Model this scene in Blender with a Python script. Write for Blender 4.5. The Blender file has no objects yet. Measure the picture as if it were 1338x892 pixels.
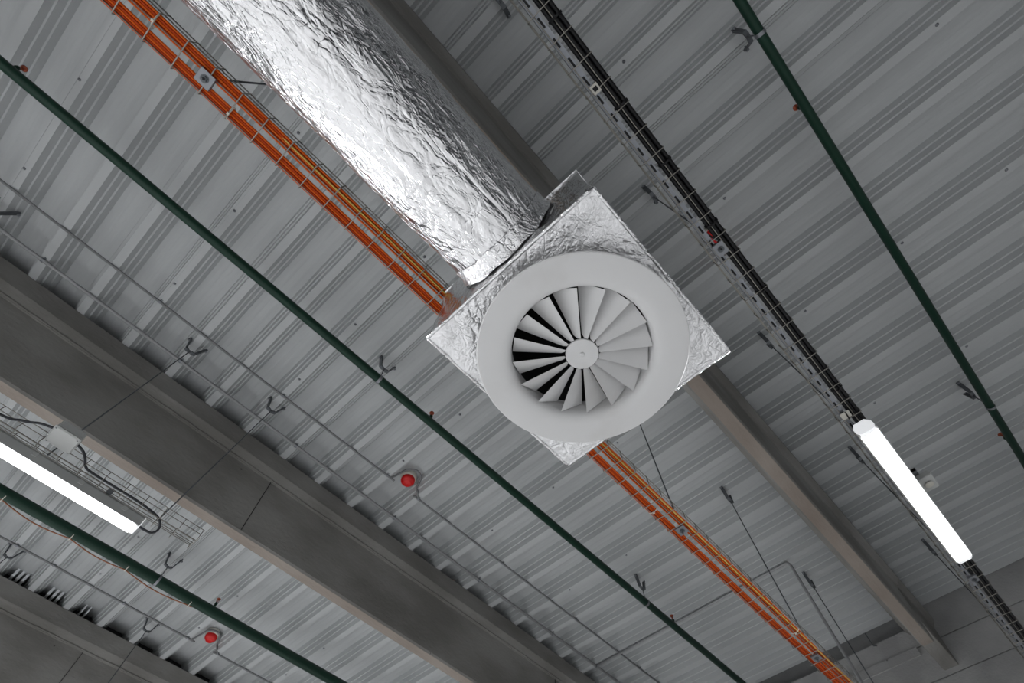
import bpy, math, random
from mathutils import Vector, Matrix, noise

# ------------------------------------------------------------------ basics
EYE = 1.6                     # height of the lens above the floor; z below is measured from the lens
DECK = 2.91                   # underside of the roof sheet ribs above the lens
PITCH = 0.31                  # rib spacing of the roof sheet
RIB0 = -1.006                 # centre of rib 0
WALL_X = 5.24
C = bpy.context.scene.collection
random.seed(4)
PI = math.pi


def rib(k):
    return RIB0 + PITCH * k


class MB:
    """collects shapes, builds one mesh object"""
    def __init__(self):
        self.v, self.f, self.m, self.s = [], [], [], []

    def add(self, verts, faces, mat=0, smooth=False):
        b = len(self.v)
        self.v += [tuple(p) for p in verts]
        for f in faces:
            self.f.append(tuple(b + i for i in f))
            self.m.append(mat)
            self.s.append(smooth)

    def box(self, x0, x1, y0, y1, z0, z1, mat=0, bev=0.0):
        if bev <= 0:
            v = [(x, y, z) for x in (x0, x1) for y in (y0, y1) for z in (z0, z1)]
            self.add(v, [(0, 1, 3, 2), (4, 6, 7, 5), (0, 4, 5, 1), (2, 3, 7, 6), (0, 2, 6, 4), (1, 5, 7, 3)], mat)
            return
        # chamfered box: octagonal rings in plan, three heights
        b = min(bev, (x1 - x0) * .45, (y1 - y0) * .45, (z1 - z0) * .45)
        rings = []
        for z, i in ((z0, b), (z0 + b, 0), (z1 - b, 0), (z1, b)):
            xa, xb, ya, yb = x0 + i, x1 - i, y0 + i, y1 - i
            c = b
            rings.append([(xa + c, ya, z), (xb - c, ya, z), (xb, ya + c, z), (xb, yb - c, z),
                          (xb - c, yb, z), (xa + c, yb, z), (xa, yb - c, z), (xa, ya + c, z)])
        self.loft(rings, mat, False, True)

    def loft(self, rings, mat=0, smooth=True, caps=True, closed=True):
        n = len(rings[0])
        v = [p for r in rings for p in r]
        f = []
        for i in range(len(rings) - 1):
            for j in range(n if closed else n - 1):
                k = (j + 1) % n
                f.append((i * n + j, i * n + k, (i + 1) * n + k, (i + 1) * n + j))
        self.add(v, f, mat, smooth)
        if caps and closed:
            b = len(self.v) - len(v)
            self.f.append(tuple(b + j for j in reversed(range(n)))); self.m.append(mat); self.s.append(False)
            self.f.append(tuple(b + (len(rings) - 1) * n + j for j in range(n))); self.m.append(mat); self.s.append(False)

    def tube(self, pts, r, seg=8, mat=0, smooth=True, caps=True):
        P = [Vector(p) for p in pts]
        R = r if isinstance(r, (list, tuple)) else [r] * len(P)
        up = None
        rings = []
        for i, p in enumerate(P):
            if i == 0:
                t = P[1] - P[0]
            elif i == len(P) - 1:
                t = P[-1] - P[-2]
            else:
                t = (P[i + 1] - p).normalized() + (p - P[i - 1]).normalized()
            t.normalize()
            if up is None:
                a = Vector((0, 0, 1)) if abs(t.z) < .9 else Vector((0, 1, 0))
                up = (a - t * a.dot(t)).normalized()
            else:
                up = (up - t * up.dot(t)).normalized()
            s = t.cross(up)
            rings.append([p + (up * math.cos(2 * PI * j / seg) + s * math.sin(2 * PI * j / seg)) * R[i] for j in range(seg)])
        self.loft(rings, mat, smooth, caps)

    def strip(self, pts, width_dir, w, t, mat=0):
        """flat bar of width w and thickness t bent along pts"""
        P = [Vector(p) for p in pts]
        wd = Vector(width_dir).normalized()
        rings = []
        for i, p in enumerate(P):
            if i == 0:
                d = P[1] - P[0]
            elif i == len(P) - 1:
                d = P[-1] - P[-2]
            else:
                d = (P[i + 1] - p).normalized() + (p - P[i - 1]).normalized()
            n = d.cross(wd).normalized()
            rings.append([p + wd * w / 2 + n * t / 2, p - wd * w / 2 + n * t / 2, p - wd * w / 2 - n * t / 2, p + wd * w / 2 - n * t / 2])
        self.loft(rings, mat, False, True)

    def lathe(self, cx, cy, prof, seg=48, mat=0, smooth=True, close=False):
        """profile (r, z) turned about the vertical at cx, cy"""
        rings = []
        for r, z in prof:
            rings.append([(cx + r * math.cos(2 * PI * j / seg), cy + r * math.sin(2 * PI * j / seg), z) for j in range(seg)])
        self.loft(rings, mat, smooth, False)

    def build(self, name, mats, parent=None, recalc=True):
        off = parent['_o'] if parent is not None else None
        if off is None:
            xs = [p[0] for p in self.v]; ys = [p[1] for p in self.v]; zs = [p[2] for p in self.v]
            off = ((min(xs) + max(xs)) / 2, (min(ys) + max(ys)) / 2, min(zs))
        me = bpy.data.meshes.new(name)
        me.from_pydata([(p[0] - off[0], p[1] - off[1], p[2] - off[2]) for p in self.v], [], self.f)
        if not isinstance(mats, (list, tuple)):
            mats = [mats]
        for m in mats:
            me.materials.append(m)
        me.polygons.foreach_set('material_index', self.m)
        me.polygons.foreach_set('use_smooth', self.s)
        if recalc:
            import bmesh
            bm = bmesh.new(); bm.from_mesh(me)
            bmesh.ops.recalc_face_normals(bm, faces=bm.faces)
            bm.to_mesh(me); bm.free()
        me.update()
        o = bpy.data.objects.new(name, me)
        C.objects.link(o)
        if parent is not None:
            o.parent = parent
        else:
            o.location = (off[0], off[1], off[2] + EYE)
        o['_o'] = off
        return o


def tag(o, label=None, cat=None, group=None, kind=None):
    if label: o['label'] = label
    if cat: o['category'] = cat
    if group: o['group'] = group
    if kind: o['kind'] = kind
    return o


def thing(name, x, y, z, label, cat, group=None):
    o = bpy.data.objects.new(name, None)
    C.objects.link(o)
    o.empty_display_size = .05
    o.location = (x, y, z + EYE)
    o['_o'] = (x, y, z)
    return tag(o, label, cat, group)


def copy_of(o, dx, dy=0, dz=0, parent=None):
    """a copy of a one-mesh part, moved"""
    c = o.copy(); C.objects.link(c)
    c.location = (o.location.x + dx, o.location.y + dy, o.location.z + dz)
    if parent is not None:
        c.parent = parent
    return c


# ------------------------------------------------------------------ materials
def mat(name, col, rough=.5, metal=0.0, spec=.5):
    m = bpy.data.materials.new(name); m.use_nodes = True
    b = m.node_tree.nodes['Principled BSDF']
    b.inputs['Base Color'].default_value = (*col, 1)
    b.inputs['Roughness'].default_value = rough
    b.inputs['Metallic'].default_value = metal
    b.inputs['Specular IOR Level'].default_value = spec
    return m


def nodes(m):
    nt = m.node_tree
    return nt, nt.nodes, nt.links, nt.nodes['Principled BSDF']


def noise_col(m, scale, c0, c1, detail=6, lo=.35, hi=.65, stretch=(1, 1, 1), bump=0.0, bscale=None, dist=.01):
    nt, N, L, b = nodes(m)
    tc = N.new('ShaderNodeTexCoord')
    mp = N.new('ShaderNodeMapping'); mp.inputs['Scale'].default_value = stretch
    L.new(tc.outputs['Object'], mp.inputs['Vector'])
    n = N.new('ShaderNodeTexNoise'); n.inputs['Scale'].default_value = scale; n.inputs['Detail'].default_value = detail
    L.new(mp.outputs[0], n.inputs['Vector'])
    r = N.new('ShaderNodeValToRGB')
    r.color_ramp.elements[0].position = lo; r.color_ramp.elements[1].position = hi
    r.color_ramp.elements[0].color = (*c0, 1); r.color_ramp.elements[1].color = (*c1, 1)
    L.new(n.outputs['Fac'], r.inputs['Fac'])
    L.new(r.outputs['Color'], b.inputs['Base Color'])
    if bump:
        n2 = N.new('ShaderNodeTexNoise'); n2.inputs['Scale'].default_value = bscale or scale * 4; n2.inputs['Detail'].default_value = 8
        L.new(mp.outputs[0], n2.inputs['Vector'])
        bp = N.new('ShaderNodeBump'); bp.inputs['Strength'].default_value = bump; bp.inputs['Distance'].default_value = dist
        L.new(n2.outputs['Fac'], bp.inputs['Height'])
        L.new(bp.outputs['Normal'], b.inputs['Normal'])
    return r


def concrete(name, c0, c1, spots=True):
    m = mat(name, c0, .85)
    r = noise_col(m, 3.2, c0, c1, 10, .36, .64, (.45, 1, 1), .5, 55, .006)
    if spots:   # small air holes left by the casting
        nt, N, L, b = nodes(m)
        tc = N.new('ShaderNodeTexCoord')
        v = N.new('ShaderNodeTexVoronoi'); v.inputs['Scale'].default_value = 4.5
        L.new(tc.outputs['Object'], v.inputs['Vector'])
        rp = N.new('ShaderNodeValToRGB')
        rp.color_ramp.elements[0].position = .018; rp.color_ramp.elements[0].color = (.25, .25, .25, 1)
        rp.color_ramp.elements[1].position = .035; rp.color_ramp.elements[1].color = (1, 1, 1, 1)
        L.new(v.outputs['Distance'], rp.inputs['Fac'])
        mx = N.new('ShaderNodeMix'); mx.data_type = 'RGBA'; mx.blend_type = 'MULTIPLY'; mx.inputs[0].default_value = .8
        L.new(r.outputs['Color'], mx.inputs[6]); L.new(rp.outputs['Color'], mx.inputs[7])
        L.new(mx.outputs[2], b.inputs['Base Color'])
    return m


def foil(name, rough, scale, fine, stretch=(1, 1, 1), long=False):
    """crumpled aluminium foil: sharp creases (ridged noise) over soft dents, more in some patches than in others"""
    m = mat(name, (.94, .94, .95), rough, 1.0)
    nt, N, L, b = nodes(m)
    tc = N.new('ShaderNodeTexCoord')
    mp = N.new('ShaderNodeMapping'); mp.inputs['Scale'].default_value = stretch
    mp.inputs['Rotation'].default_value = (0, 0, .35)
    L.new(tc.outputs['Object'], mp.inputs['Vector'])

    def nz(sc, det, typ='FBM', dist=0.0, rough_=.5):
        n = N.new('ShaderNodeTexNoise'); n.noise_type = typ
        n.inputs['Scale'].default_value = sc; n.inputs['Detail'].default_value = det
        n.inputs['Distortion'].default_value = dist; n.inputs['Roughness'].default_value = rough_
        L.new(mp.outputs[0], n.inputs['Vector'])
        return n.outputs['Fac']

    def op(kind, x, y):
        q = N.new('ShaderNodeMath'); q.operation = kind
        for i, k in enumerate((x, y)):
            if isinstance(k, (int, float)):
                q.inputs[i].default_value = k
            else:
                L.new(k, q.inputs[i])
        return q.outputs[0]
    def ridge(sc, det, dist, power):
        r_ = op('ABSOLUTE', op('SUBTRACT', nz(sc, det, dist=dist), .5), 0)
        return op('POWER', op('MULTIPLY', r_, 3.0), power)      # zero-lines of the noise become creases
    mask = op('MAXIMUM', op('MULTIPLY', op('SUBTRACT', nz(scale * .5, 2), .33), 4.0), .22)
    mask = op('MINIMUM', mask, 1.0)
    h = op('MULTIPLY', ridge(scale * .7, 3, 1.0, .6), op('MULTIPLY', mask, .6))
    h = op('ADD', h, op('MULTIPLY', op('MULTIPLY', ridge(scale * 2.0, 3, .9, .7), mask), fine * .42))
    h = op('ADD', h, op('MULTIPLY', ridge(scale * 5.0, 2, .5, .9), fine * .17))
    h = op('ADD', h, op('MULTIPLY', nz(scale * .8, 3), .7))
    if long:
        mp2 = N.new('ShaderNodeMapping'); mp2.inputs['Scale'].default_value = (.16, 1, 1); mp2.inputs['Rotation'].default_value = (.3, 0, .06)
        L.new(tc.outputs['Object'], mp2.inputs['Vector'])
        keep, mp = mp, mp2
        h = op('ADD', h, op('MULTIPLY', op('MINIMUM', ridge(scale * .62, 2, .35, .8), .32), 1.3))
    bp = N.new('ShaderNodeBump'); bp.inputs['Strength'].default_value = 1.0; bp.inputs['Distance'].default_value = .011
    L.new(h, bp.inputs['Height'])
    L.new(bp.outputs['Normal'], b.inputs['Normal'])
    return m


def emit(name, col, s):
    m = bpy.data.materials.new(name); m.use_nodes = True
    b = m.node_tree.nodes['Principled BSDF']
    b.inputs['Base Color'].default_value = (.8, .8, .8, 1)
    b.inputs['Emission Color'].default_value = (*col, 1)
    b.inputs['Emission Strength'].default_value = s
    return m


M = {}
M['deck'] = mat('deck_paint', (.47, .49, .50), .62, 0, .25)
noise_col(M['deck'], 1.3, (.445, .46, .465), (.485, .50, .505), 5, .3, .7, (1, .35, 1))
M['foil_duct'] = foil('foil_on_duct', .19, 12, 1.1, (.5, 1, 1), True)
M['foil_box'] = foil('foil_on_box', .45, 13, .9)
M['foil_side'] = foil('foil_on_box_side', .17, 12, .5, (1, 1, .4))
M['tape'] = foil('foil_tape', .2, 20, .6)
M['white'] = mat('white_powder_coat', (.60, .60, .60), .45)
noise_col(M['white'], 3.0, (.62, .61, .60), (.71, .71, .71), 7, .30, .46)
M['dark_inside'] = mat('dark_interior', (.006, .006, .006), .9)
M['concrete'] = concrete('beam_concrete', (.19, .183, .17), (.30, .293, .278))
M['soffit'] = concrete('form_stained_concrete', (.24, .20, .17), (.325, .285, .25), False)
M['wall'] = concrete('wall_concrete', (.34, .34, .336), (.45, .45, .445))
M['floor'] = concrete('floor_concrete', (.50, .50, .50), (.58, .58, .58), False)
M['wall_far'] = mat('painted_wall', (.55, .55, .55), .8)
M['wall_dark'] = mat('dark_cladding', (.09, .095, .10), .7)
M['wall_mid'] = mat('grey_cladding', (.11, .113, .116), .7)
M['green'] = mat('green_pipe_paint', (.004, .032, .018), .45, 0, .35)
M['galv'] = mat('galvanised_steel', (.27, .28, .30), .42, .75)
M['galv_dark'] = mat('dull_bracket_steel', (.13, .14, .15), .5, .6)
M['zinc_wire'] = mat('zinc_wire', (.36, .345, .31), .42, .7)
M['conduit'] = mat('grey_conduit', (.33, .335, .34), .5, .1)
M['conduit_dark'] = mat('dark_grey_conduit', (.20, .205, .21), .5, .1)
M['rail'] = mat('rail_zinc', (.30, .315, .345), .45, .5)
M['orange'] = mat('orange_sheath', (.60, .092, .001), .5, 0, .25)
M['orange_deep'] = mat('deep_orange_sheath', (.40, .038, .001), .5, 0, .25)
M['yellow'] = mat('yellow_sheath', (.55, .40, .09), .45)
M['black'] = mat('black_sheath', (.005, .005, .006), .42, 0, .3)
M['dark_cable'] = mat('dark_grey_sheath', (.035, .038, .045), .45)
M['brown_wire'] = mat('copper_brown_wire', (.36, .13, .055), .5)
M['red'] = mat('red_plastic', (.62, .004, .004), .35)
M['cream'] = mat('cream_plastic', (.62, .60, .54), .5)
M['plastic'] = mat('light_grey_plastic', (.50, .51, .50), .45)
M['bronze'] = mat('red_brown_brass', (.30, .055, .018), .35, .3)
M['tie'] = mat('pale_nylon', (.68, .64, .56), .5)
M['lamp'] = emit('lit_opal_cover', (.97, .98, 1.0), 4.0)
M['lamp'].cycles.emission_sampling = 'NONE'
M['lit_cap'] = emit('lit_translucent_cap', (.95, .97, 1.0), .45)
M['lit_cap'].cycles.emission_sampling = 'NONE'
M['dark_foam'] = mat('dark_foam', (.03, .03, .032), .9)  # for the blocks added to darken the pans over the beams
M['foam'] = mat('pale_foam', (.84, .86, .88), .8)  # for the strips that imitate bars of light on the sheet

# ------------------------------------------------------------------ setting
# trapezoidal roof sheet: narrow ribs hang down, wide pans above, two steps in each web
FL, DEP = .048, .113


def deck_profile():
    h, s = FL / 2, []
    pan_half = (PITCH - FL - .116) / 2
    # from centre of a rib to centre of the next rib
    right = [(h, 0), (h + .0135, .0365), (h + .0225, .0382), (h + .035, .0750), (h + .044, .0767), (h + .058, DEP)]
    pan0 = h + .058
    w = PITCH - 2 * pan0
    g = .0022
    pan = [(pan0 + w * f, DEP - q * g) for f, q in ((.20, 0), (.26, .6), (.32, 1), (.37, .7), (.42, 0), (.58, 0), (.63, .7), (.68, 1), (.74, .6), (.80, 0))]
    left = [(PITCH - x, z) for x, z in reversed(right)]
    return [(-h, 0)] + right + pan + left[:-1]


prof = deck_profile()
m = MB()
K0, K1 = -24, 20
pts = []
for k in range(K0, K1):
    pts += [(rib(k) + x, DECK + z) for x, z in prof]
pts += [(rib(K1) - FL / 2, DECK), (rib(K1) + FL / 2, DECK)]
Y0, Y1 = -7.0, 9.6
rings = [[(x, y, z) for x, z in pts] for y in (Y0, Y1)]
m.loft(rings, 0, False, False, closed=False)
ceiling = m.build('ceiling', M['deck'], recalc=False)
tag(ceiling, kind='structure')

# the lap of one sheet over the next at every third rib
for k in range(-5, 20, 3):
    m = MB()
    x = rib(k) - FL / 2
    m.loft([[(x - .014, y, DECK + .0335), (x - .0005, y, DECK - .0022), (x + .012, y, DECK - .0022),
             (x + .012, y, DECK - .0008), (x + .0005, y, DECK - .0008), (x - .0125, y, DECK + .0335)] for y in (Y0, Y1)], 0, False, True)
    m.build('sheet_lap', M['deck'], ceiling)

screws = [(-2, 1.564), (-2, 2.207), (1, 1.548), (1, .940), (4, -.55), (7, -1.781), (10, -1.777), (7, -.553), (1, 2.193),
          (4, 2.18), (4, .945), (4, 1.593), (7, 1.591), (10, -1.176), (10, -.544), (13, -1.185), (13, -.557), (10, 1.542),
          (10, 2.177), (7, 2.179), (13, 1.569), (13, 2.165), (16, 2.171), (4, 4.29), (4, 4.903), (7, 4.298), (7, 4.898),
          (10, 4.307), (10, 4.884), (10, .937)]
for k, y in screws:
    m = MB()
    x = rib(k) - .004
    m.lathe(x, y, [(0.0, DECK - .0085), (.0045, DECK - .008), (.0052, DECK - .004), (.0085, DECK - .003), (.0085, DECK - .0005)], 10)
    m.build('screw', M['galv'], ceiling)

m = MB(); m.box(-8.6, WALL_X + .3, Y0 - .2, Y1 + .2, -EYE - .2, -EYE)
tag(m.build('floor', M['floor']), kind='structure')
m = MB(); m.box(-8.6, -8.4, Y0, Y1, -EYE, DECK + .2)
tag(m.build('wall_left', M['wall_mid']), kind='structure')
m = MB(); m.box(-8.4, WALL_X, Y0 - .2, Y0, -EYE, DECK + .2)
tag(m.build('wall_back', M['wall_dark']), kind='structure')
m = MB(); m.box(-8.4, WALL_X, Y1, Y1 + .2, -EYE, DECK + .2)
tag(m.build('wall_front', M['wall_far']), kind='structure')
# end wall of stacked concrete panels with open joints; top panel stops short beyond the middle beam
m = MB()
joints = [-EYE, -.2, 1.3, 2.414, 2.664]
for a, b_ in zip(joints[:-1], joints[1:]):
    m.box(WALL_X, WALL_X + .2, Y0, Y1, a, b_ - .008)
    m.box(WALL_X + .012, WALL_X + .2, Y0, Y1, b_ - .008, b_)
m.box(WALL_X, WALL_X + .2, Y0, .25, 2.664, DECK + .14)
m.box(WALL_X, WALL_X + .2, .25, Y1, 2.664, 2.81)
m.box(WALL_X + .17, WALL_X + .2, .25, Y1, 2.81, DECK + .14)
m.box(WALL_X - .012, WALL_X, .32, Y1, 2.60, 2.664)
tag(m.build('wall_right', M['wall']), kind='structure')

# concrete purlins, T-shaped section, running along X under the sheet
B_PROF = [(0, 2.908), (0, 2.772), (.004, 2.765), (.030, 2.732), (.038, 2.728), (.041, 2.714), (.047, 2.708), (.0765, 2.306), (.086, 2.293)]
BW = .246


def beam(name, y, label, x0=-8.4, xend=4.53):
    o = None
    m = MB()
    sec = B_PROF + [(BW - a, z) for a, z in reversed(B_PROF)]
    n = len(sec)
    rings = [[(x, y + a, z) for a, z in sec] for x in (x0, xend)]
    m.loft(rings, 0, False, True)
    # the soffit carries the stain of the form
    for i, f in enumerate(m.f):
        zs = [m.v[j][2] for j in f]
        if len(f) == 4 and max(zs) < 2.30:
            m.m[i] = 1
    # notched bearing end on the wall
    s2 = []
    for a, z in sec:
        s2.append((a, max(z, 2.45)))
    prof2 = [(0, 2.908), (0, 2.795), (.037, 2.735), (.040, 2.722), (.066, 2.455), (.072, 2.448)]
    sec2 = prof2 + [(BW - a, z) for a, z in reversed(prof2)]
    m.loft([[(x, y + a, z) for a, z in sec2] for x in (xend, WALL_X)], 0, False, True)
    # form joint across the web and drip ridge under the flange
    for xs in (() if y < 1 else (-2.9, .58, 3.6)):
        m.strip([(xs, y + .0455, 2.715), (xs + .01, y + .0745, 2.31)], (1, 0, 0), .004, .004, 2)
    o = tag(m.build(name, [M['concrete'], M['soffit'], M['dark_inside']]), label, 'beam', 'concrete roof beams')
    # rough cast ridge where flange and web meet, both sides
    for side in (0, 1):
        m = MB()
        pts, rr = [], []
        for i in range(280):
            x = -1.6 + i * .0219
            q = .038 + noise.noise(Vector((x * 5, y, side))) * .0022
            pts.append((x, y + (q if side == 0 else BW - q), 2.722 + noise.noise(Vector((x * 7, y, 4 + side))) * .004))
            rr.append(.0062 + .0035 * noise.noise(Vector((x * 16, y, 9))))
        m.tube(pts, rr, 7)
        m.build('cast_ridge', M['concrete'], o)
    # dark blocks added in the pans over the beam to keep light out
    m = MB()
    ys = y + .16
    h, pz = FL / 2 + .003, DECK + DEP - .002
    for k in range(K0, K1):
        a0, a1 = rib(k), rib(k + 1)
        ring = [(a0 + h, DECK - .001), (a0 + h + .056, pz), (a1 - h - .056, pz), (a1 - h, DECK - .001)]
        m.loft([[(x, yy, z) for x, z in ring] for yy in (ys, y + BW - .03)], 0, False, True)
    m.build('foam_closure', M['dark_foam'], o)
    return o


beam('concrete_beam', .073, 'concrete roof beam with brown underside above the foil box and duct')
beam('concrete_beam', 2.803, 'wide-looking grey concrete beam between the left white light and the red dome')
beam('concrete_beam', 5.533, 'concrete beam in the bottom left corner, farthest from the round vent')

# white strips standing in for bars of light on the sheet above the far beam
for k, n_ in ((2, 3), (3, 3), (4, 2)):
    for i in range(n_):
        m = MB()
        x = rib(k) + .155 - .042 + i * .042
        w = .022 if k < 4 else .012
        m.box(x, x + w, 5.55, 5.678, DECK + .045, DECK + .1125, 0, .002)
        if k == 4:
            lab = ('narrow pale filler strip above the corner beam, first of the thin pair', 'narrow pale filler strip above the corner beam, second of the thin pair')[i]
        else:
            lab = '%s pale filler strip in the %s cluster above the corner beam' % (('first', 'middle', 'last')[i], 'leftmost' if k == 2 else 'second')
        tag(m.build('filler_strip', M['foam']), lab, 'filler strip', 'pale filler strips over the corner beam')  # not filler: strips standing in for bars of light

# ------------------------------------------------------------------ round swirl diffuser in its foil-wrapped box
CX, CY = .572, .279
ZD = 1.200                       # face of the round plate
RD = .2865
diff = thing('air_diffuser', CX, CY, ZD, 'round white swirl air diffuser under a foil-wrapped square box', 'air vent')
# face ring: rounded outer rim, flat plate, shallow bell mouth rising to the neck
m = MB()
m.lathe(CX, CY, [(RD - .002, ZD + .012), (RD, ZD + .009), (RD, ZD + .002), (RD - .002, ZD), (RD - .004, ZD - .0005), (.234, ZD - .001), (.221, ZD - .0005), (.211, ZD + .001),
                 (.203, ZD + .0045), (.197, ZD + .009), (.193, ZD + .016), (.192, ZD + .024)], 128)
m.lathe(CX, CY, [(RD - .002, ZD + .012), (.232, ZD + .011), (.215, ZD + .014), (.2, ZD + .024), (.192, ZD + .024)], 128)
m.build('face_ring', M['white'], diff)
m = MB()
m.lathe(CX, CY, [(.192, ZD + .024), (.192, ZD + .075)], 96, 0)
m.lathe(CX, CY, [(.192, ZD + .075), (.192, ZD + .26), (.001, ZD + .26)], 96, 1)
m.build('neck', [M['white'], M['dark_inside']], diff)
m = MB()
ZH = ZD + .009
m.lathe(CX, CY, [(.0005, ZH), (.0435, ZH), (.045, ZH + .001), (.045, ZH + .006), (.0005, ZH + .006)], 48, 0, False)
hub = m.build('hub', M['white'], diff)
m = MB()
m.lathe(CX, CY, [(.0005, ZH - .0035), (.005, ZH - .003), (.0068, ZH - .001), (.007, ZH)], 20)
m.build('hub_screw', M['white'], hub)
NV = 16
step = 2 * PI / NV
for i in range(NV):
    th = i * step + math.radians(13)
    m = MB()
    low, upp = [], []
    for r, fr in ((.047, .50), (.056, .80), (.10, .87), (.15, .89), (.1903, .90)):
        ez = ZH + .001
        low.append(Vector((CX + r * math.cos(th), CY + r * math.sin(th), ez)))
        a = th - step * fr
        rise = r * step * fr * math.tan(math.radians(37))
        upp.append(Vector((CX + r * math.cos(a), CY + r * math.sin(a), ez + rise)))
    t = Vector((0, 0, .0014))
    lip = [p + Vector((0, 0, -.003)) for p in low]
    rings = [[l, u, u + t, l + t] for l, u in zip(low, upp)]
    m.loft(rings, 0, False, True)
    m.build('vane', M['white'], diff)


def fold(x, y, z, s):
    """crumple height: ridged noise, 0..1"""
    p = Vector((x, y, z)) * s
    n1 = 1 - abs(noise.noise(p)) * 2.2
    n2 = 1 - abs(noise.noise(p * 2.3 + Vector((7, 3, 1)))) * 2.2
    return .65 * n1 + .35 * n2


# box: bottom with round hole, four sides, top; all crumpled a little
BX0, BX1, BY0, BY1, BZ0, BZ1 = .2655, .876, -.020, .580, 1.27, 1.658
m = MB()
NS = 40                          # samples per side
per = []
for i in range(NS): per.append((BX0 + (BX1 - BX0) * i / NS, BY0))
for i in range(NS): per.append((BX1, BY0 + (BY1 - BY0) * i / NS))
for i in range(NS): per.append((BX1 - (BX1 - BX0) * i / NS, BY1))
for i in range(NS): per.append((BX0, BY1 - (BY1 - BY0) * i / NS))
NR = 14
rings = []
for j in range(NR + 1):
    t = j / NR
    ring = []
    for x, y in per:
        d = Vector((x - CX, y - CY)); L = d.length
        e = d * (.205 / L)
        px, py = CX + e.x + (d.x - e.x) * t, CY + e.y + (d.y - e.y) * t
        pz = BZ0 + (fold(px, py, 1.2, 9) * .0055 - .003) * min(1, t * 4) * (1 if j < NR else .2)
        ring.append((px, py, pz))
    rings.append(ring)
m.loft(rings, 0, True, False)
m2 = []
NZ = 14
rings = []
for j in range(NZ + 1):
    z = BZ0 + (BZ1 - BZ0) * j / NZ
    ring = []
    for x, y in per:
        nx = (1 if x >= BX1 - 1e-6 else -1 if x <= BX0 + 1e-6 else 0)
        ny = (1 if y >= BY1 - 1e-6 else -1 if y <= BY0 + 1e-6 else 0)
        dd = (fold(x, y, z, 9) * .006 - .004) * (0.15 if j in (0,) else 1)
        ins = .004 * math.sin(min(1, j / NZ) * PI)
        ring.append((x + nx * (dd - ins), y + ny * (dd - ins), z))
    rings.append(ring)
m.loft(rings, 1, True, False)
m.add([(BX0, BY0, BZ1), (BX1, BY0, BZ1), (BX1, BY1, BZ1), (BX0, BY1, BZ1)], [(0, 1, 2, 3)], 1)
box = m.build('plenum_box', [M['foil_box'], M['foil_side']], diff)
# taped edge strips round the lower rim
m = MB()
for (a, b_) in (((BX0, BY0), (BX0, BY1)), ((BX0, BY0), (BX1, BY0)), ((BX1, BY0), (BX1, BY1)), ((BX0, BY1), (BX1, BY1))):
    pts = []
    for i in range(31):
        t = i / 30
        x, y = a[0] + (b_[0] - a[0]) * t, a[1] + (b_[1] - a[1]) * t
        pts.append((x + noise.noise(Vector((x * 30, y * 30, 1))) * .0015, y + noise.noise(Vector((x * 30, y * 30, 5))) * .0015, BZ0 + .002 + noise.noise(Vector((x * 25, y * 25, 9))) * .0015))
    m.tube(pts, .0055, 6)
m.build('edge_tape', M['tape'], box)

# round duct
DY, DZ, DR = .2805, 1.530, .1725
m = MB()
xs = [-8.4, -5, -3, -2] + [-1.4 + i * .0088 for i in range(190)]
SEG = 150
rings = []
for x in xs:
    ring = []
    for j in range(SEG):
        a = 2 * PI * j / SEG
        y, z = math.cos(a), math.sin(a)
        p = Vector((x * 2.6, y * 1.6, z * 1.6))
        long_ = 1 - abs(noise.noise(Vector((x * 1.7, y * 3.2, z * 3.2)))) * 2
        fine = fold(x * .75, y * DR, z * DR, 16)
        big = noise.noise(p)
        dr = .0035 * big + .0022 * long_ + .0028 * fine - .005
        if x > .2:
            dr *= .5
        r = DR + dr
        ring.append((min(x, BX0 - .002), DY + r * y, DZ + r * z))
    rings.append(ring)
m.loft(rings, 0, True, True)
duct = m.build('ventilation_duct', M['foil_duct'])
tag(duct, 'thick round duct wrapped in crumpled silver foil, running into the foil box', 'duct')
m = MB()
rings = []
for x, rr in ((.215, DR + .001), (.218, DR + .0035), (.248, DR + .004), (.2645, DR + .012)):
    rings.append([(x + noise.noise(Vector((x, math.cos(2 * PI * j / 96) * 3, math.sin(2 * PI * j / 96) * 3))) * .006,
                   DY + (rr + noise.noise(Vector((j * .7, x * 50, 2))) * .002) * math.cos(2 * PI * j / 96),
                   DZ + (rr + noise.noise(Vector((j * .7, x * 50, 8))) * .002) * math.sin(2 * PI * j / 96)) for j in range(96)])
m.loft(rings, 0, True, False)
m.build('tape_collar', M['tape'], duct)
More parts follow.
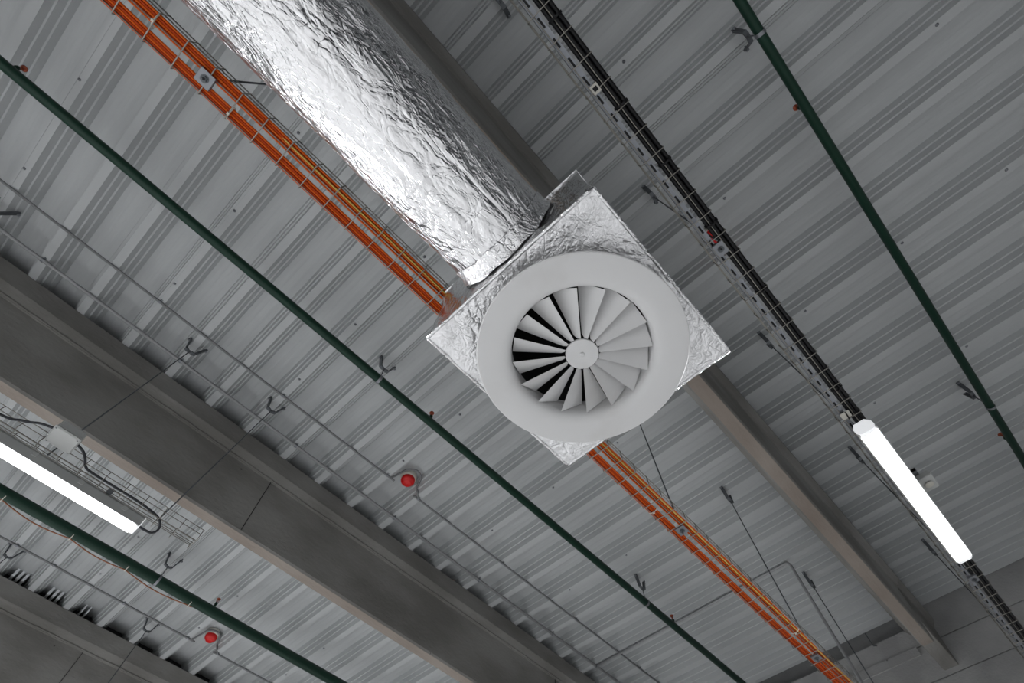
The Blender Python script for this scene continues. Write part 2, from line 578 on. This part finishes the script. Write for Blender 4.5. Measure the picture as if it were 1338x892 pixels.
# ------------------------------------------------------------------ hangers
def v_hanger(x, y, label, group, rod=None, strap=None, spin=1):
    """V bracket bolted to both webs of a rib; a rod to `rod` or a strap round a pipe (y, z, r)"""
    t = thing('rib_hanger', x, y, DECK - .07, label, 'hanger', group)
    za = DECK - .066
    m = MB()
    for s in (-1, 1):
        m.strip([(x + s * .012, y, za), (x + s * .030, y, za + .006), (x + s * .052, y, DECK + .022), (x + s * .060, y, DECK + .038)], (0, 1, 0), .022, .011)
    m.box(x - .014, x + .014, y - .011, y + .011, za - .004, za + .002, 0, .001)
    m.build('bracket', M['galv_dark'], t)
    for s in (-1, 1):
        m = MB()
        m.tube([(x + s * .040, y, DECK + .028), (x + s * .071, y, DECK + .020)], .0042, 8)
        m.tube([(x + s * .062, y, DECK + .0225), (x + s * .069, y, DECK + .0205)], .0085, 6)
        m.build('bolt', M['galv'], t)
    m = MB()
    m.tube([(x, y, za - .012), (x, y, za - .004)], .0085, 6)
    m.build('nut', M['galv_dark'], t)
    if rod:
        m = MB(); m.tube([(x, y, za), rod], .0036, 8)
        m.build('rod', M['galv_dark'], t)
    if strap:
        sy, sz, sr = strap
        m = MB(); m.tube([(x, y, za), (x, sy, sz + sr + .002)], .0036, 8)
        m.build('rod', M['galv_dark'], t)
        m = MB()
        pts = [(x, sy + (sr + .0022) * math.sin(2 * PI * i / 28), sz + (sr + .0022) * math.cos(2 * PI * i / 28)) for i in range(29)]
        m.strip(pts, (1, 0, 0), .018, .002)
        m.build('strap', M['galv'], t)
    return t


# ------------------------------------------------------------------ sprinkler pipes
ZP = 2.715


def sprinkler(par, x, y, r):
    m = MB()
    m.lathe(x, y, [(.0095, ZP + r * .8), (.0095, ZP + r + .022), (.012, ZP + r + .024), (.012, ZP + r + .036), (.008, ZP + r + .038), (.001, ZP + r + .039)], 14)
    o = m.build('sprinkler_socket', M['green'], par)
    m = MB()
    for s in (-1, 1):
        m.tube([(x + s * .007, y, ZP + r + .038), (x + s * .011, y, ZP + r + .052), (x + s * .004, y, ZP + r + .068)], .002, 6)
    m.tube([(x, y, ZP + r + .038), (x, y, ZP + r + .066)], .0025, 8)
    m.lathe(x, y, [(.001, ZP + r + .066), (.015, ZP + r + .067), (.0165, ZP + r + .071), (.0155, ZP + r + .073), (.001, ZP + r + .075)], 16)
    tag(m.build('sprinkler_head', M['bronze'], o), 'red-brown sprinkler head')


def pipe(y, r, label):
    m = MB()
    m.tube([(-8.4, y, ZP), (WALL_X, y, ZP)], r, 32)
    return tag(m.build('sprinkler_pipe', M['green']), label, 'pipe', 'green sprinkler pipes')


YP, YR, YL = 1.668, -1.047, 4.318
for y, r, lab, heads in ((YP, .027, 'dark green sprinkler pipe between the round vent and the red dome', (-1.787, .986, 3.745)),
                         (YR, .023, 'dark green sprinkler pipe at the right, beyond the black cables', (.983, 3.733)),
                         (YL, .039, 'thicker green sprinkler pipe beside the left white light, with a brown wire along it', (1.041,))):
    po = pipe(y, r, lab)
    for x in heads:
        sprinkler(po, x, y, r)
for k, y, r, lab in ((5, YP, .027, 'steel V hanger holding the green pipe left of the foil box'),
                     (14, YP, .027, 'steel V hanger holding the green pipe toward the bottom edge'),
                     (5, YR, .023, 'steel V hanger at the top end of the right green pipe'),
                     (14, YR, .023, 'steel V hanger low on the right green pipe, near the right edge'),
                     (5, YL, .039, 'steel V hanger holding the thick green pipe below the mesh tray end')):
    v_hanger(rib(k) + .012, y, lab, 'pipe hangers', strap=(y, ZP, r))

# thin brown wire sagging between ties along the thick pipe
m = MB()
pts = []
ties = [-2.2, -1.3, -.62, -.12, .32, .86]
yw, zw = YL + .052, ZP - .016
for a, b_ in zip(ties[:-1], ties[1:]):
    for i in range(8):
        t = i / 8
        sag = math.sin(PI * t)
        pts.append((a + (b_ - a) * t, yw + .004 * sag + .03 * (1 if a < -.5 else .5) * sag * (b_ - a), zw - .035 * sag * (b_ - a)))
pts += [(.86, yw, zw), (.885, yw - .008, zw - .006), (.90, YL + .043, zw)]
m.tube(pts, .0042, 8)
wire = tag(m.build('brown_wire', M['brown_wire']), 'thin brown wire tied loosely along the thick green pipe', 'wire')
for x in ties[1:]:
    m = MB()
    m.strip([(x, YL + .0105 + .044 * math.cos(a), ZP - .004 + .0435 * math.sin(a)) for a in [2 * PI * i / 24 for i in range(25)]], (1, 0, 0), .006, .0015)
    m.build('cable_tie', M['tie'], wire)

# ------------------------------------------------------------------ thin conduits clipped under the ribs
def conduit(name, pts, r, material, label, clips=()):
    m = MB(); m.tube(pts, r, 12)
    o = tag(m.build(name, material), label, 'conduit', 'thin grey conduits under the roof sheet')
    for x, y, z in clips:
        m = MB()
        m.strip([(x, y - r - .010, z + r), (x, y - r - .001, z + r), (x, y - r - .001, z - r * .5), (x, y - r * .4, z - r - .001), (x, y + r * .4, z - r - .001),
                 (x, y + r + .001, z - r * .5), (x, y + r + .001, z + r)], (1, 0, 0), .014, .0016)
        m.tube([(x, y - r - .007, z + r - .002), (x, y - r - .007, z + r - .006)], .004, 6)
        m.build('clip', M['galv'], o)
    return o


def smooth_path(P, n=6):
    """Catmull-Rom through the points"""
    P = [Vector(p) for p in P]
    out = []
    for i in range(len(P) - 1):
        p0, p1, p2, p3 = P[max(i - 1, 0)], P[i], P[i + 1], P[min(i + 2, len(P) - 1)]
        for j in range(n):
            t = j / n
            out.append(.5 * ((2 * p1) + (-p0 + p2) * t + (2 * p0 - 5 * p1 + 4 * p2 - p3) * t * t + (-p0 + 3 * p1 - 3 * p2 + p3) * t ** 3))
    out.append(P[-1])
    return out


zc1 = DECK - .0115
conduit('conduit', [(-8.4, 2.636, zc1), (WALL_X, 2.636, zc1)], .0115, M['conduit'], 'straight grey conduit right beside the middle concrete beam',
        [(rib(k), 2.636, zc1) for k in (-1, 2, 5, 8, 11, 14, 16)])
zc2 = DECK - .0085


def loop_path(x0, yy, z, cy, dx=0):
    """conduit that leaves its line, rises into the pan and bends round a detector"""
    return smooth_path([(x0 - 1.0, yy, z), (x0 - .02, yy, z), (x0 + .035, yy - .008, z + .004), (x0 + .075, yy - .05, z + .05), (x0 + .105, cy - .06, z + .082),
                        (x0 + .165, cy - .095, z + .09), (x0 + .225, cy - .07, z + .085), (x0 + .255, cy + .0, z + .06), (x0 + .275, yy - .03, z + .02),
                        (x0 + .31, yy - .004, z + .002), (x0 + .36, yy, z), (x0 + 1.4, yy, z)], 6)


p = [(-8.4, 2.362, zc2)] + list(loop_path(rib(7), 2.362, zc2, 2.33)) + [(WALL_X, 2.362, zc2)]
conduit('conduit', p, .008, M['conduit_dark'], 'thin grey conduit looping round the red dome beside the middle beam',
        [(rib(k), 2.362, zc2) for k in (1, 4, 7, 8, 11, 14, 17)])
p = [(-8.4, 5.085, zc2)] + list(loop_path(rib(7), 5.085, zc2, 5.06)) + [(WALL_X, 5.085, zc2)]
conduit('conduit', p, .008, M['conduit_dark'], 'thin grey conduit looping round the lower red dome by the corner beam',
        [(rib(k), 5.085, zc2) for k in (2, 3, 5, 7, 8)])
xb = rib(16)
p = [(xb, 2.62, zc1 - .004)] + smooth_path([(xb, .70, zc1 - .004), (xb, .66, zc1 - .008), (xb, .643, zc1 - .04), (xb, .641, zc1 - .09)], 5) + \
    smooth_path([(xb + .01, .641, 1.98), (xb + .01, .66, 1.90), (xb + .01, .80, 1.72), (xb + .01, .82, 1.6)], 5) + [(xb + .01, .82, -EYE)]
conduit('conduit', p, .011, M['conduit'], 'grey conduit crossing along a rib then dropping straight down beside the orange cables')


def red_dome(x, y, label):
    z = DECK + DEP - .004
    t = thing('fire_detector', x, y, z, label, 'fire detector', 'red dome fire detectors')
    m = MB()
    m.lathe(x, y, [(.001, z), (.060, z), (.062, z - .004), (.060, z - .034), (.056, z - .040), (.001, z - .040)], 40)
    m.build('base', M['cream'], t)
    m = MB()
    m.lathe(x, y, [(.05, z - .038), (.053, z - .046), (.053, z - .060), (.049, z - .070), (.041, z - .077), (.038, z - .078), (.032, z - .088), (.028, z - .090), (.001, z - .091)], 40)
    m.build('dome', M['red'], t)
    return t


red_dome(rib(7) + .166, 2.335, 'red dome fire detector between the green pipe and the middle concrete beam')
red_dome(rib(7) + .166, 5.03, 'red dome fire detector below the thick green pipe, at the bottom left')
red_dome(rib(7) + .168, -.400, 'red dome fire detector half hidden above the black cable tray')

# ------------------------------------------------------------------ wire mesh trays
def mesh_tray(name, x0, x1, y0, y1, z, h, first, space, label, longs, dark_end=False):
    t = thing(name, (x0 + x1) / 2, (y0 + y1) / 2, z, label, 'cable tray', 'wire mesh cable trays')
    r = .0020
    n0 = math.ceil((x0 - first) / space)
    n1 = math.floor((x1 - first) / space)
    m = MB()
    xx = first + n0 * space
    m.tube([(xx, y0, z + h), (xx, y0, z + .003), (xx, y0 + .003, z), (xx, y1 - .003, z), (xx, y1, z + .003), (xx, y1, z + h)], r, 6)
    o = m.build('cross_wire', M['zinc_wire'], t)
    for i in range(1, n1 - n0 + 1):
        copy_of(o, i * space, parent=t)
    for y, zz in longs:
        m = MB(); m.tube([(x0, y, zz), (x1, y, zz)], r, 6)
        m.build('long_wire', M['zinc_wire'], t)
    return t


ZO, OY0, OY1 = 1.685, .579, .680
mesh_tray('mesh_cable_tray', -2.2, 5.15, OY0, OY1, ZO, .055, -.4925, .094, 'zinc wire mesh tray carrying the orange cables past the foil box',
          [(OY0 + .002, ZO + .055), (OY0 + .003, ZO + .030), (OY1 - .002, ZO + .055), (OY1 - .003, ZO + .030), (OY0 + .031, ZO + .0045), (OY1 - .010, ZO + .0045)])
ZB, BY_0, BY_1 = 1.885, -.299, -.200
mesh_tray('mesh_cable_tray', -2.0, 5.15, BY_0, BY_1, ZB, .050, .6546, .1002, 'zinc wire mesh tray carrying black cables, over the right white light',
          [(BY_0 + .002, ZB + .050), (BY_1 - .002, ZB + .050), (BY_0 + .033, ZB + .0045), (BY_1 - .022, ZB + .0045), (BY_0 + .003, ZB + .025), (BY_1 - .003, ZB + .025)])
ZT, TY0, TY1 = 1.80, 2.45, 2.55
mesh_tray('mesh_cable_tray', -3.0, .352, TY0, TY1, ZT, .055, .348, .1, 'short-ended empty-looking zinc mesh tray above the left white light',
          [(TY0 + .002, ZT + .055), (TY0 + .003, ZT + .028), (TY1 - .002, ZT + .055), (TY1 - .003, ZT + .028), (TY0 + .025, ZT + .0045), (TY0 + .05, ZT + .0045), (TY1 - .025, ZT + .0045)])

# tray hangers
ORD = ('first', 'second', 'third', 'fourth', 'fifth', 'sixth')
oc = (OY0 + OY1) / 2 - .003
for k, lab in ((1, 'rod hanger of the orange cable tray, half hidden behind the silver duct'),
               (5, 'rod hanger of the orange cable tray hidden above the foil box'),
               (9, 'rod hanger of the orange cable tray just below the round vent'),
               (13, 'long rod hanger of the orange cable tray left of the brown beam'),
               (17, 'rod hanger of the orange cable tray nearest the end wall')):
    if k != 5:
        v_hanger(rib(k) + .01, oc, lab, 'tray hangers', rod=(rib(k) + .01, oc, ZO - .012))
bc = -.258
for k, lab in ((2, 'rib hanger of the black cable tray at the top edge'),
               (6, 'rib hanger of the black cable tray above the red dome'),
               (10, 'rib hanger of the black cable tray right of the foil box corner'),
               (14, 'rib hanger of the black cable tray beside the start of the right white light'),
               (18, 'rib hanger of the black cable tray beside the far end of the right white light')):
    v_hanger(rib(k) + .01, bc, lab, 'tray hangers', rod=(rib(k) + .01, bc + .008, ZB - .004))
v_hanger(rib(2) + .01, 2.482, 'V hanger whose rod crosses the middle beam down to the grey junction box', 'tray hangers', rod=(rib(2) - .005, 2.495, ZT - .004))
v_hanger(rib(4) + .01, 2.472, 'V hanger whose rod crosses the middle beam down to the mesh tray end', 'tray hangers', rod=(.150, 2.49, ZT - .004))
v_hanger(rib(-2) + .01, 2.505, 'V hanger at the left edge above the middle beam', 'tray hangers', rod=(rib(-2), 2.50, ZT - .004))
v_hanger(rib(2) + .01, 5.165, 'V hanger at the far left edge near the corner beam', 'tray hangers', rod=(rib(2), 5.17, 1.8))
v_hanger(rib(6) - .01, 5.165, 'V hanger with a rod crossing the corner beam', 'tray hangers', rod=(rib(6) - .03, 5.17, 1.8))


def tray_plate(x, y, z, w, l, label, group, m_='galv'):
    t = thing('tray_clamp', x, y, z, label, 'clamp', group)
    m = MB()
    m.box(x - l / 2, x + l / 2, y - w / 2, y + w / 2, z - .003, z, 0, .001)
    m.box(x - l / 2, x - l / 2 + .003, y - w / 2, y + w / 2, z, z + .008)
    m.box(x + l / 2 - .003, x + l / 2, y - w / 2, y + w / 2, z, z + .008)
    m.build('plate', M[m_], t)
    m = MB()
    m.tube([(x, y, z - .008), (x, y, z - .003)], .0095, 6)
    m.tube([(x, y, z - .022), (x, y, z - .006)], .004, 8)
    m.tube([(x, y, z - .0042), (x, y, z - .003)], .013, 16)
    m.build('nut', M['galv_dark'], t)


for k, lab in ((1, 'grey clamp plate with nut under the orange cables, upper left'),
               (9, 'grey clamp plate with nut under the orange cables, below the round vent'),
               (13, 'grey clamp plate with nut under the orange cables, near the bottom edge')):
    tray_plate(rib(k) + .01, oc, ZO - .003, .046, .050, lab, 'clamp plates under the orange tray')
for x, lab in ((.902, 'grey clamp plate with bolt under the black tray, beside the red dome'),
               (3.36, 'grey clamp plate under the black tray beyond the right white light')):
    tray_plate(x, -.243, ZB - .003, .044, .055, lab, 'clamp plates under the black tray')
t = thing('rail_clip', .147, -.236, ZB - .002, 'small white square clip with a dark hole on the rail under the black tray', 'clip')
m = MB()
for a in range(4):
    m.box(*((.131, .163, -.250, -.244), (.131, .163, -.228, -.222), (.131, .139, -.244, -.228), (.155, .163, -.244, -.228))[a], ZB - .012, ZB - .003)
m.build('frame', M['cream'], t)
m = MB(); m.box(.139, .155, -.244, -.228, ZB - .006, ZB - .003); m.build('hole', M['black'], t)
t = thing('rail_clip', 1.93, -.236, ZB - .002, 'shiny white clip on the rail just before the right white light', 'clip')
m = MB(); m.box(1.905, 1.945, -.256, -.215, ZB - .009, ZB - .003, 0, .002); m.build('frame', M['cream'], t)
m = MB(); m.tube([(1.905, -.240, ZB - .011), (1.95, -.238, ZB - .011)], .003, 6); m.build('pin', M['black'], t)

# slotted rail lying in the black tray
m = MB()
RY0, RY1, RZ = -.2400, -.2165, ZB + .0085
sl, gap = .036, .0616
x = -2.0
while x < 5.1:
    m.box(x, x + gap - sl * .6, RY0, RY1, RZ, RZ + .0018)
    xe = x + gap - sl * .6
    m.box(xe, xe + sl, RY0, RY0 + .0062, RZ, RZ + .0018)
    m.box(xe, xe + sl, RY1 - .0098, RY1, RZ, RZ + .0018)
    x = xe + sl
m.box(-2.0, x, RY0, RY0 + .0018, RZ + .0018, RZ + .020)
m.box(-2.0, x, RY1 - .0018, RY1, RZ + .0018, RZ + .020)
m.box(-2.0, x, RY0, RY0 + .007, RZ + .020, RZ + .0215, 1)
m.box(-2.0, x, RY1 - .007, RY1, RZ + .020, RZ + .0215, 1)
m.box(-2.0, x, RY0 + .0018, RY1 - .0018, RZ + .003, RZ + .005, 1)
tag(m.build('slotted_rail', [M['rail'], M['black']]), 'light grey slotted steel rail lying beside the black cables in their tray', 'rail')

# cables
def cable(pts, r, material, label, group):
    m = MB(); m.tube(pts, r, 10)
    return tag(m.build('cable', material), label, 'cable', group)


def wander(x, seed, amp, per_=1.0):
    return amp * noise.noise(Vector((x * per_, seed * 13.7, 3.1)))


CR = .0038
names1 = ['outermost', 'second', 'third', 'fourth', 'innermost']
xs = [-2.2 + i * .1 for i in range(74)]
for b in range(2):
    base = (OY1 - .0055) if b == 0 else (OY0 + .0385)
    for layer in range(2):
        for i in range(5 - layer):
            y0 = base - i * .0078 - layer * .0039 - (.0005 if b else 0)
            def yy(x, y0=y0, b=b):
                gath = .006 * math.exp(-((x - 3.15) / .5) ** 2) * (-1 if b == 0 else 1)
                return min(OY1 - .0062, max(OY0 + .0062, y0 + wander(x, b + 1, .0035, .9) + wander(x, b * 7 + layer * 3 + i + 20, .0018, 2) + gath))
            pts = [(x, yy(x), ZO + .0065 + CR + layer * .0078 + wander(x, i + b * 9 + 40, .0012, 1.5)) for x in xs]
            mm = M['orange'] if (i + layer) % 2 == 0 else M['orange_deep']
            lab = '%s orange cable of the %s in the mesh tray, %s' % (names1[i], ('left bundle', 'right bundle')[b], ('lying on the wires', 'in the upper layer')[layer])
            cable(pts, CR, mm, lab, 'orange cables in the mesh tray')
pts = [(x, OY0 + .0145 + wander(x, 77, .003, .8), ZO + (.0055 if -.45 < x < .6 or x > .9 else .0225) - .0005) for x in xs]
cable(pts, .0029, M['yellow'], 'single yellow cable at the edge of the orange cables', 'orange cables in the mesh tray')
for i, (y0, zz, r, lab) in enumerate(((-.2890, .0115, .0078, 'black cable at the outer edge of its mesh tray'), (-.2730, .0115, .0078, 'black cable in the middle of its mesh tray'),
                                      (-.2577, .0115, .0072, 'black cable next to the slotted rail in its mesh tray'), (-.2810, .0255, .0075, 'black cable lying on top of the outer two'),
                                      (-.2650, .0250, .0075, 'black cable lying on top of the inner two'))):
    pts = [(x, y0 + wander(x, 91, .0012, 1.1), ZB + zz + .0005) for x in xs]
    cable(pts, r, M['black'], lab, 'black cables in the mesh tray')


def cable_tie(pts, label, group, w=.0045, material='tie'):
    m = MB()
    m.strip(pts, (1, 0, 0), w, .0014)
    a = Vector(pts[0])
    m.box(a.x - .004, a.x + .004, a.y - .004, a.y + .004, a.z - .006, a.z)
    tag(m.build('cable_tie', M[material]), label, 'cable tie', group)


def loop(x, y, z, ry, rz, n=16):
    return [(x, y + ry * math.sin(2 * PI * i / n), z - rz * math.cos(2 * PI * i / n)) for i in range(n + 1)]


for x, yc, ry, lab in ((-.87, OY0 + .028, .025, 'pale cable tie on the right orange bundle, upper left'), (-.585, OY1 - .023, .023, 'pale cable tie on the left orange bundle, beside the grey plate'),
                       (1.62, OY1 - .023, .023, 'pale cable tie on the left orange bundle below the round vent'), (1.15, OY0 + .028, .025, 'pale cable tie on the orange bundle beside the round vent'),
                       (2.78, OY0 + .028, .025, 'pale cable tie on the orange cables left of the brown beam'), (3.42, OY0 + .03, .025, 'pale cable tie on the orange cables at the bottom edge')):
    cable_tie(loop(x, yc, ZO + .0125, ry, .0135), lab, 'pale cable ties')
for x, lab in ((-.10, 'black tie round the black cables, at the top'), (.245, 'black tie round the black cables, below the white clip'), (.50, 'black tie round the black cables above the red dome'),
               (.80, 'black tie round the black cables next to the red dome'), (1.16, 'black tie round the black cables beside the foil box'), (1.78, 'black tie round the black cables before the right white light')):
    cable_tie(loop(x, -.2735, ZB + .013, .0265, .0205), lab, 'black cable ties', .008, 'black')

# ------------------------------------------------------------------ lights
def batten(xa, xb_, y, zb, label, zt, group='long white lights'):
    """weatherproof LED batten under a tray; zb underside, zt what it hangs from"""
    t = thing('batten_light', (xa + xb_) / 2, y, zb, label, 'ceiling light', group)
    w = .040
    # housing: shallow trapezoid
    m = MB()
    sec = [(-w * 1.03, zb + .007), (-w * .98, zb + .050), (-w * .62, zb + .068), (w * .62, zb + .068), (w * .98, zb + .050), (w * 1.03, zb + .007)]
    m.loft([[(x, y + a, z) for a, z in sec] for x in (xa + .004, xb_ - .004)], 0, False, True)
    m.build('housing', M['plastic'], t)
    m = MB()
    sec = [(-w, zb + .020), (-w, zb + .012), (-w * .9, zb + .005), (-w * .7, zb), (w * .7, zb), (w * .9, zb + .005), (w, zb + .012), (w, zb + .020)]
    m.loft([[(x, y + a, z) for a, z in sec] for x in (xa + .02, xb_ - .02)], 0, False, True)
    m.build('diffuser', M['lamp'], t)
    for x0, x1 in ((xa, xa + .02), (xb_ - .02, xb_)):
        m = MB()
        sec2 = [(-w * .99, zb + .042), (-w * .99, zb + .020), (-w * .85, zb + .008), (-w * .6, zb + .001), (w * .6, zb + .001), (w * .85, zb + .008), (w * .99, zb + .020), (w * .99, zb + .042), (w * .6, zb + .066), (-w * .6, zb + .066)]
        m.loft([[(x, y + a, z) for a, z in sec2] for x in (x0, x1)], 0, False, True)
        m.build('end_cap', M['lit_cap'], t)
    for x in (xa + .2, xb_ - .2):
        m = MB()
        m.strip([(x, y - .030, zt), (x, y - .030, zb + .070), (x, y + .030, zb + .070), (x, y + .030, zt)], (1, 0, 0), .025, .0016)
        m.build('mounting_clip', M['galv'], t)
    # the light itself, just under the opal cover
    ld = bpy.data.lights.new('batten_lamp', 'AREA')
    ld.shape = 'RECTANGLE'; ld.size = xb_ - xa - .05; ld.size_y = w * 1.6
    ld.energy = 49; ld.color = (.97, .98, 1.0)
    lo = bpy.data.objects.new('lamp_light', ld); C.objects.link(lo)
    lo.parent = t; lo.location = (0, 0, -.0015)
    n = 5
    for i in range(n):
        x = xa + .1 + (xb_ - xa - .2) * i / (n - 1)
        for s in (-1, 1):
            m = MB()
            m.box(x - .011, x + .011, y + s * w - .003, y + s * w + .003, zb + .030, zb + .052, 0, .001)
            m.build('latch', M['plastic'], t)
    return t


batten(1.936, 2.985, -.251, 1.755, 'lit long white light under the black cable tray, right side', ZB - .003)
batten(-.945, .106, 2.50, 1.706, 'lit long white light under the short mesh tray, left edge', ZT - .003)
# extra battens on rods, added beyond the frame to brighten the hall
for x, y in ((-2.6, -.25), (-5.2, -.25), (-3.4, 2.5), (-5.8, 2.5), (-1.6, 5.9), (2.0, 6.2), (-4.4, 5.6), (.4, 8.4), (-3.2, 8.2), (3.4, 8.0), (4.0, 4.6), (3.2, -3.6)):
    zt = DECK
    t = batten(x - .52, x + .52, y, 1.72, 'long white light hanging in the hall outside the picture', 1.80, 'other hall lights')
    m = MB()
    for dx in (-.32, .32):
        m.tube([(x + dx, y - .030, 1.795), (x + dx, y - .030, DECK)], .003, 6)
    m.build('rod', M['galv_dark'], t)

# grey junction box beside the left mesh tray, with its cables
jx, jy, jz = -.385, 2.375, 1.80
t = thing('junction_box', jx, jy, jz, 'pale grey square junction box beside the left mesh tray', 'junction box')
m = MB()
m.box(jx - .055, jx + .055, jy - .055, jy + .055, jz + .010, jz + .055, 0, .008)
m.build('body', M['plastic'], t)
m = MB()
m.box(jx - .059, jx + .059, jy - .059, jy + .059, jz, jz + .012, 0, .006)
lid = m.build('lid', M['plastic'], t)
for sx in (-1, 1):
    for sy in (-1, 1):
        m = MB(); m.tube([(jx + sx * .048, jy + sy * .048, jz - .001), (jx + sx * .048, jy + sy * .048, jz + .001)], .0035, 8)
        m.build('screw', M['galv_dark'], lid)
m = MB(); m.strip([(jx, jy + .05, jz + .054), (jx, TY0 - .004, jz + .058), (jx, TY0 + .01, ZT + .0595)], (1, 0, 0), .02, .002); m.build('bracket', M['galv'], t)
p = smooth_path([(-3.0, TY0 + .012, ZT + .013), (-1.4, TY0 + .012, ZT + .013), (-.70, TY0 + .012, ZT + .013), (-.56, TY0 - .012, ZT + .030), (-.50, TY0 - .05, ZT + .034), (-.435, jy + .0, ZT + .032)], 6)
cable(p, .0055, M['dark_cable'], 'dark cable coming from the left edge into the grey junction box', 'dark cables by the left light')
p = smooth_path([(-.33, jy + .01, ZT + .03), (-.295, jy + .025, ZT + .028), (-.27, jy + .06, ZT + .03), (-.245, TY0 + .012, ZT + .020), (-.20, TY0 + .014, ZT + .0125), (0.0, TY0 + .014, ZT + .0125), (.085, TY0 + .022, ZT + .013),
                 (.150, TY0 + .032, ZT + .006), (.180, TY0 + .050, ZT - .022), (.170, TY0 + .062, ZT - .048), (.135, TY0 + .058, ZT - .058), (.100, TY0 + .052, ZT - .060)], 6)
cable(p, .0055, M['dark_cable'], 'dark cable from the grey junction box, looping into the end of the left light', 'dark cables by the left light')

# small white wireless box beside the right light
t = thing('sensor_box', 2.53, -.338, 1.845, 'small white square box beside the right white light', 'sensor')
m = MB(); m.box(2.475, 2.575, -.372, -.304, 1.856, 1.885, 0, .003); m.build('body', M['plastic'], t)
m = MB(); m.lathe(2.525, -.338, [(.001, 1.846), (.016, 1.847), (.020, 1.850)], 20); m.build('lens', M['cream'], t)
m = MB(); m.strip([(2.43, -.325, 1.889), (2.53, -.325, 1.889)], (0, 1, 0), .02, .002); m.strip([(2.44, -.335, 1.889), (2.44, -.290, 1.889)], (1, 0, 0), .02, .002); m.build('bracket', M['galv'], t)

# bracket on the end wall, in the gap under the sheet
m = MB()
m.strip([(WALL_X - .004, .60, DECK + .0), (WALL_X - .004, .60, 2.80), (WALL_X - .004, .575, 2.79)], (1, 0, 0), .02, .006)
tag(m.build('wall_bracket', M['galv_dark']), 'small dark steel bracket at the top of the end wall, left of the brown beam', 'bracket')

# ------------------------------------------------------------------ camera, world, view
RC = ((0.68176196, -0.73156404, 0.00383175), (0.66275975, 0.61540695, -0.42664247), (0.3097582, 0.29340814, 0.90441225))
cam = bpy.data.cameras.new('camera')
cam.sensor_width = 36
cam.lens = 36 * 650.968 / 1338
cam.clip_start = .02
co = bpy.data.objects.new('camera', cam)
C.objects.link(co)
rot = Matrix(((RC[0][0], -RC[1][0], -RC[2][0]), (RC[0][1], -RC[1][1], -RC[2][1]), (RC[0][2], -RC[1][2], -RC[2][2])))
co.matrix_world = Matrix.Translation((0, 0, EYE)) @ rot.to_4x4()
bpy.context.scene.camera = co

w = bpy.data.worlds.new('world'); w.use_nodes = True
w.node_tree.nodes['Background'].inputs['Color'].default_value = (.5, .55, .6, 1)
w.node_tree.nodes['Background'].inputs['Strength'].default_value = .05
sc = bpy.context.scene
sc.world = w
sc.view_settings.view_transform = 'Standard'
sc.view_settings.look = 'None'
sc.view_settings.gamma = 1
sc.view_settings.use_curve_mapping = False
sc.view_settings.exposure = 0.34
sc.cycles.max_bounces = 8
sc.cycles.diffuse_bounces = 5
sc.cycles.use_denoising = True
sc.cycles.use_adaptive_sampling = False
sc.cycles.caustics_reflective = False
sc.cycles.sample_clamp_indirect = 4.0

for o in list(bpy.data.objects):
    if '_o' in o:
        del o['_o']
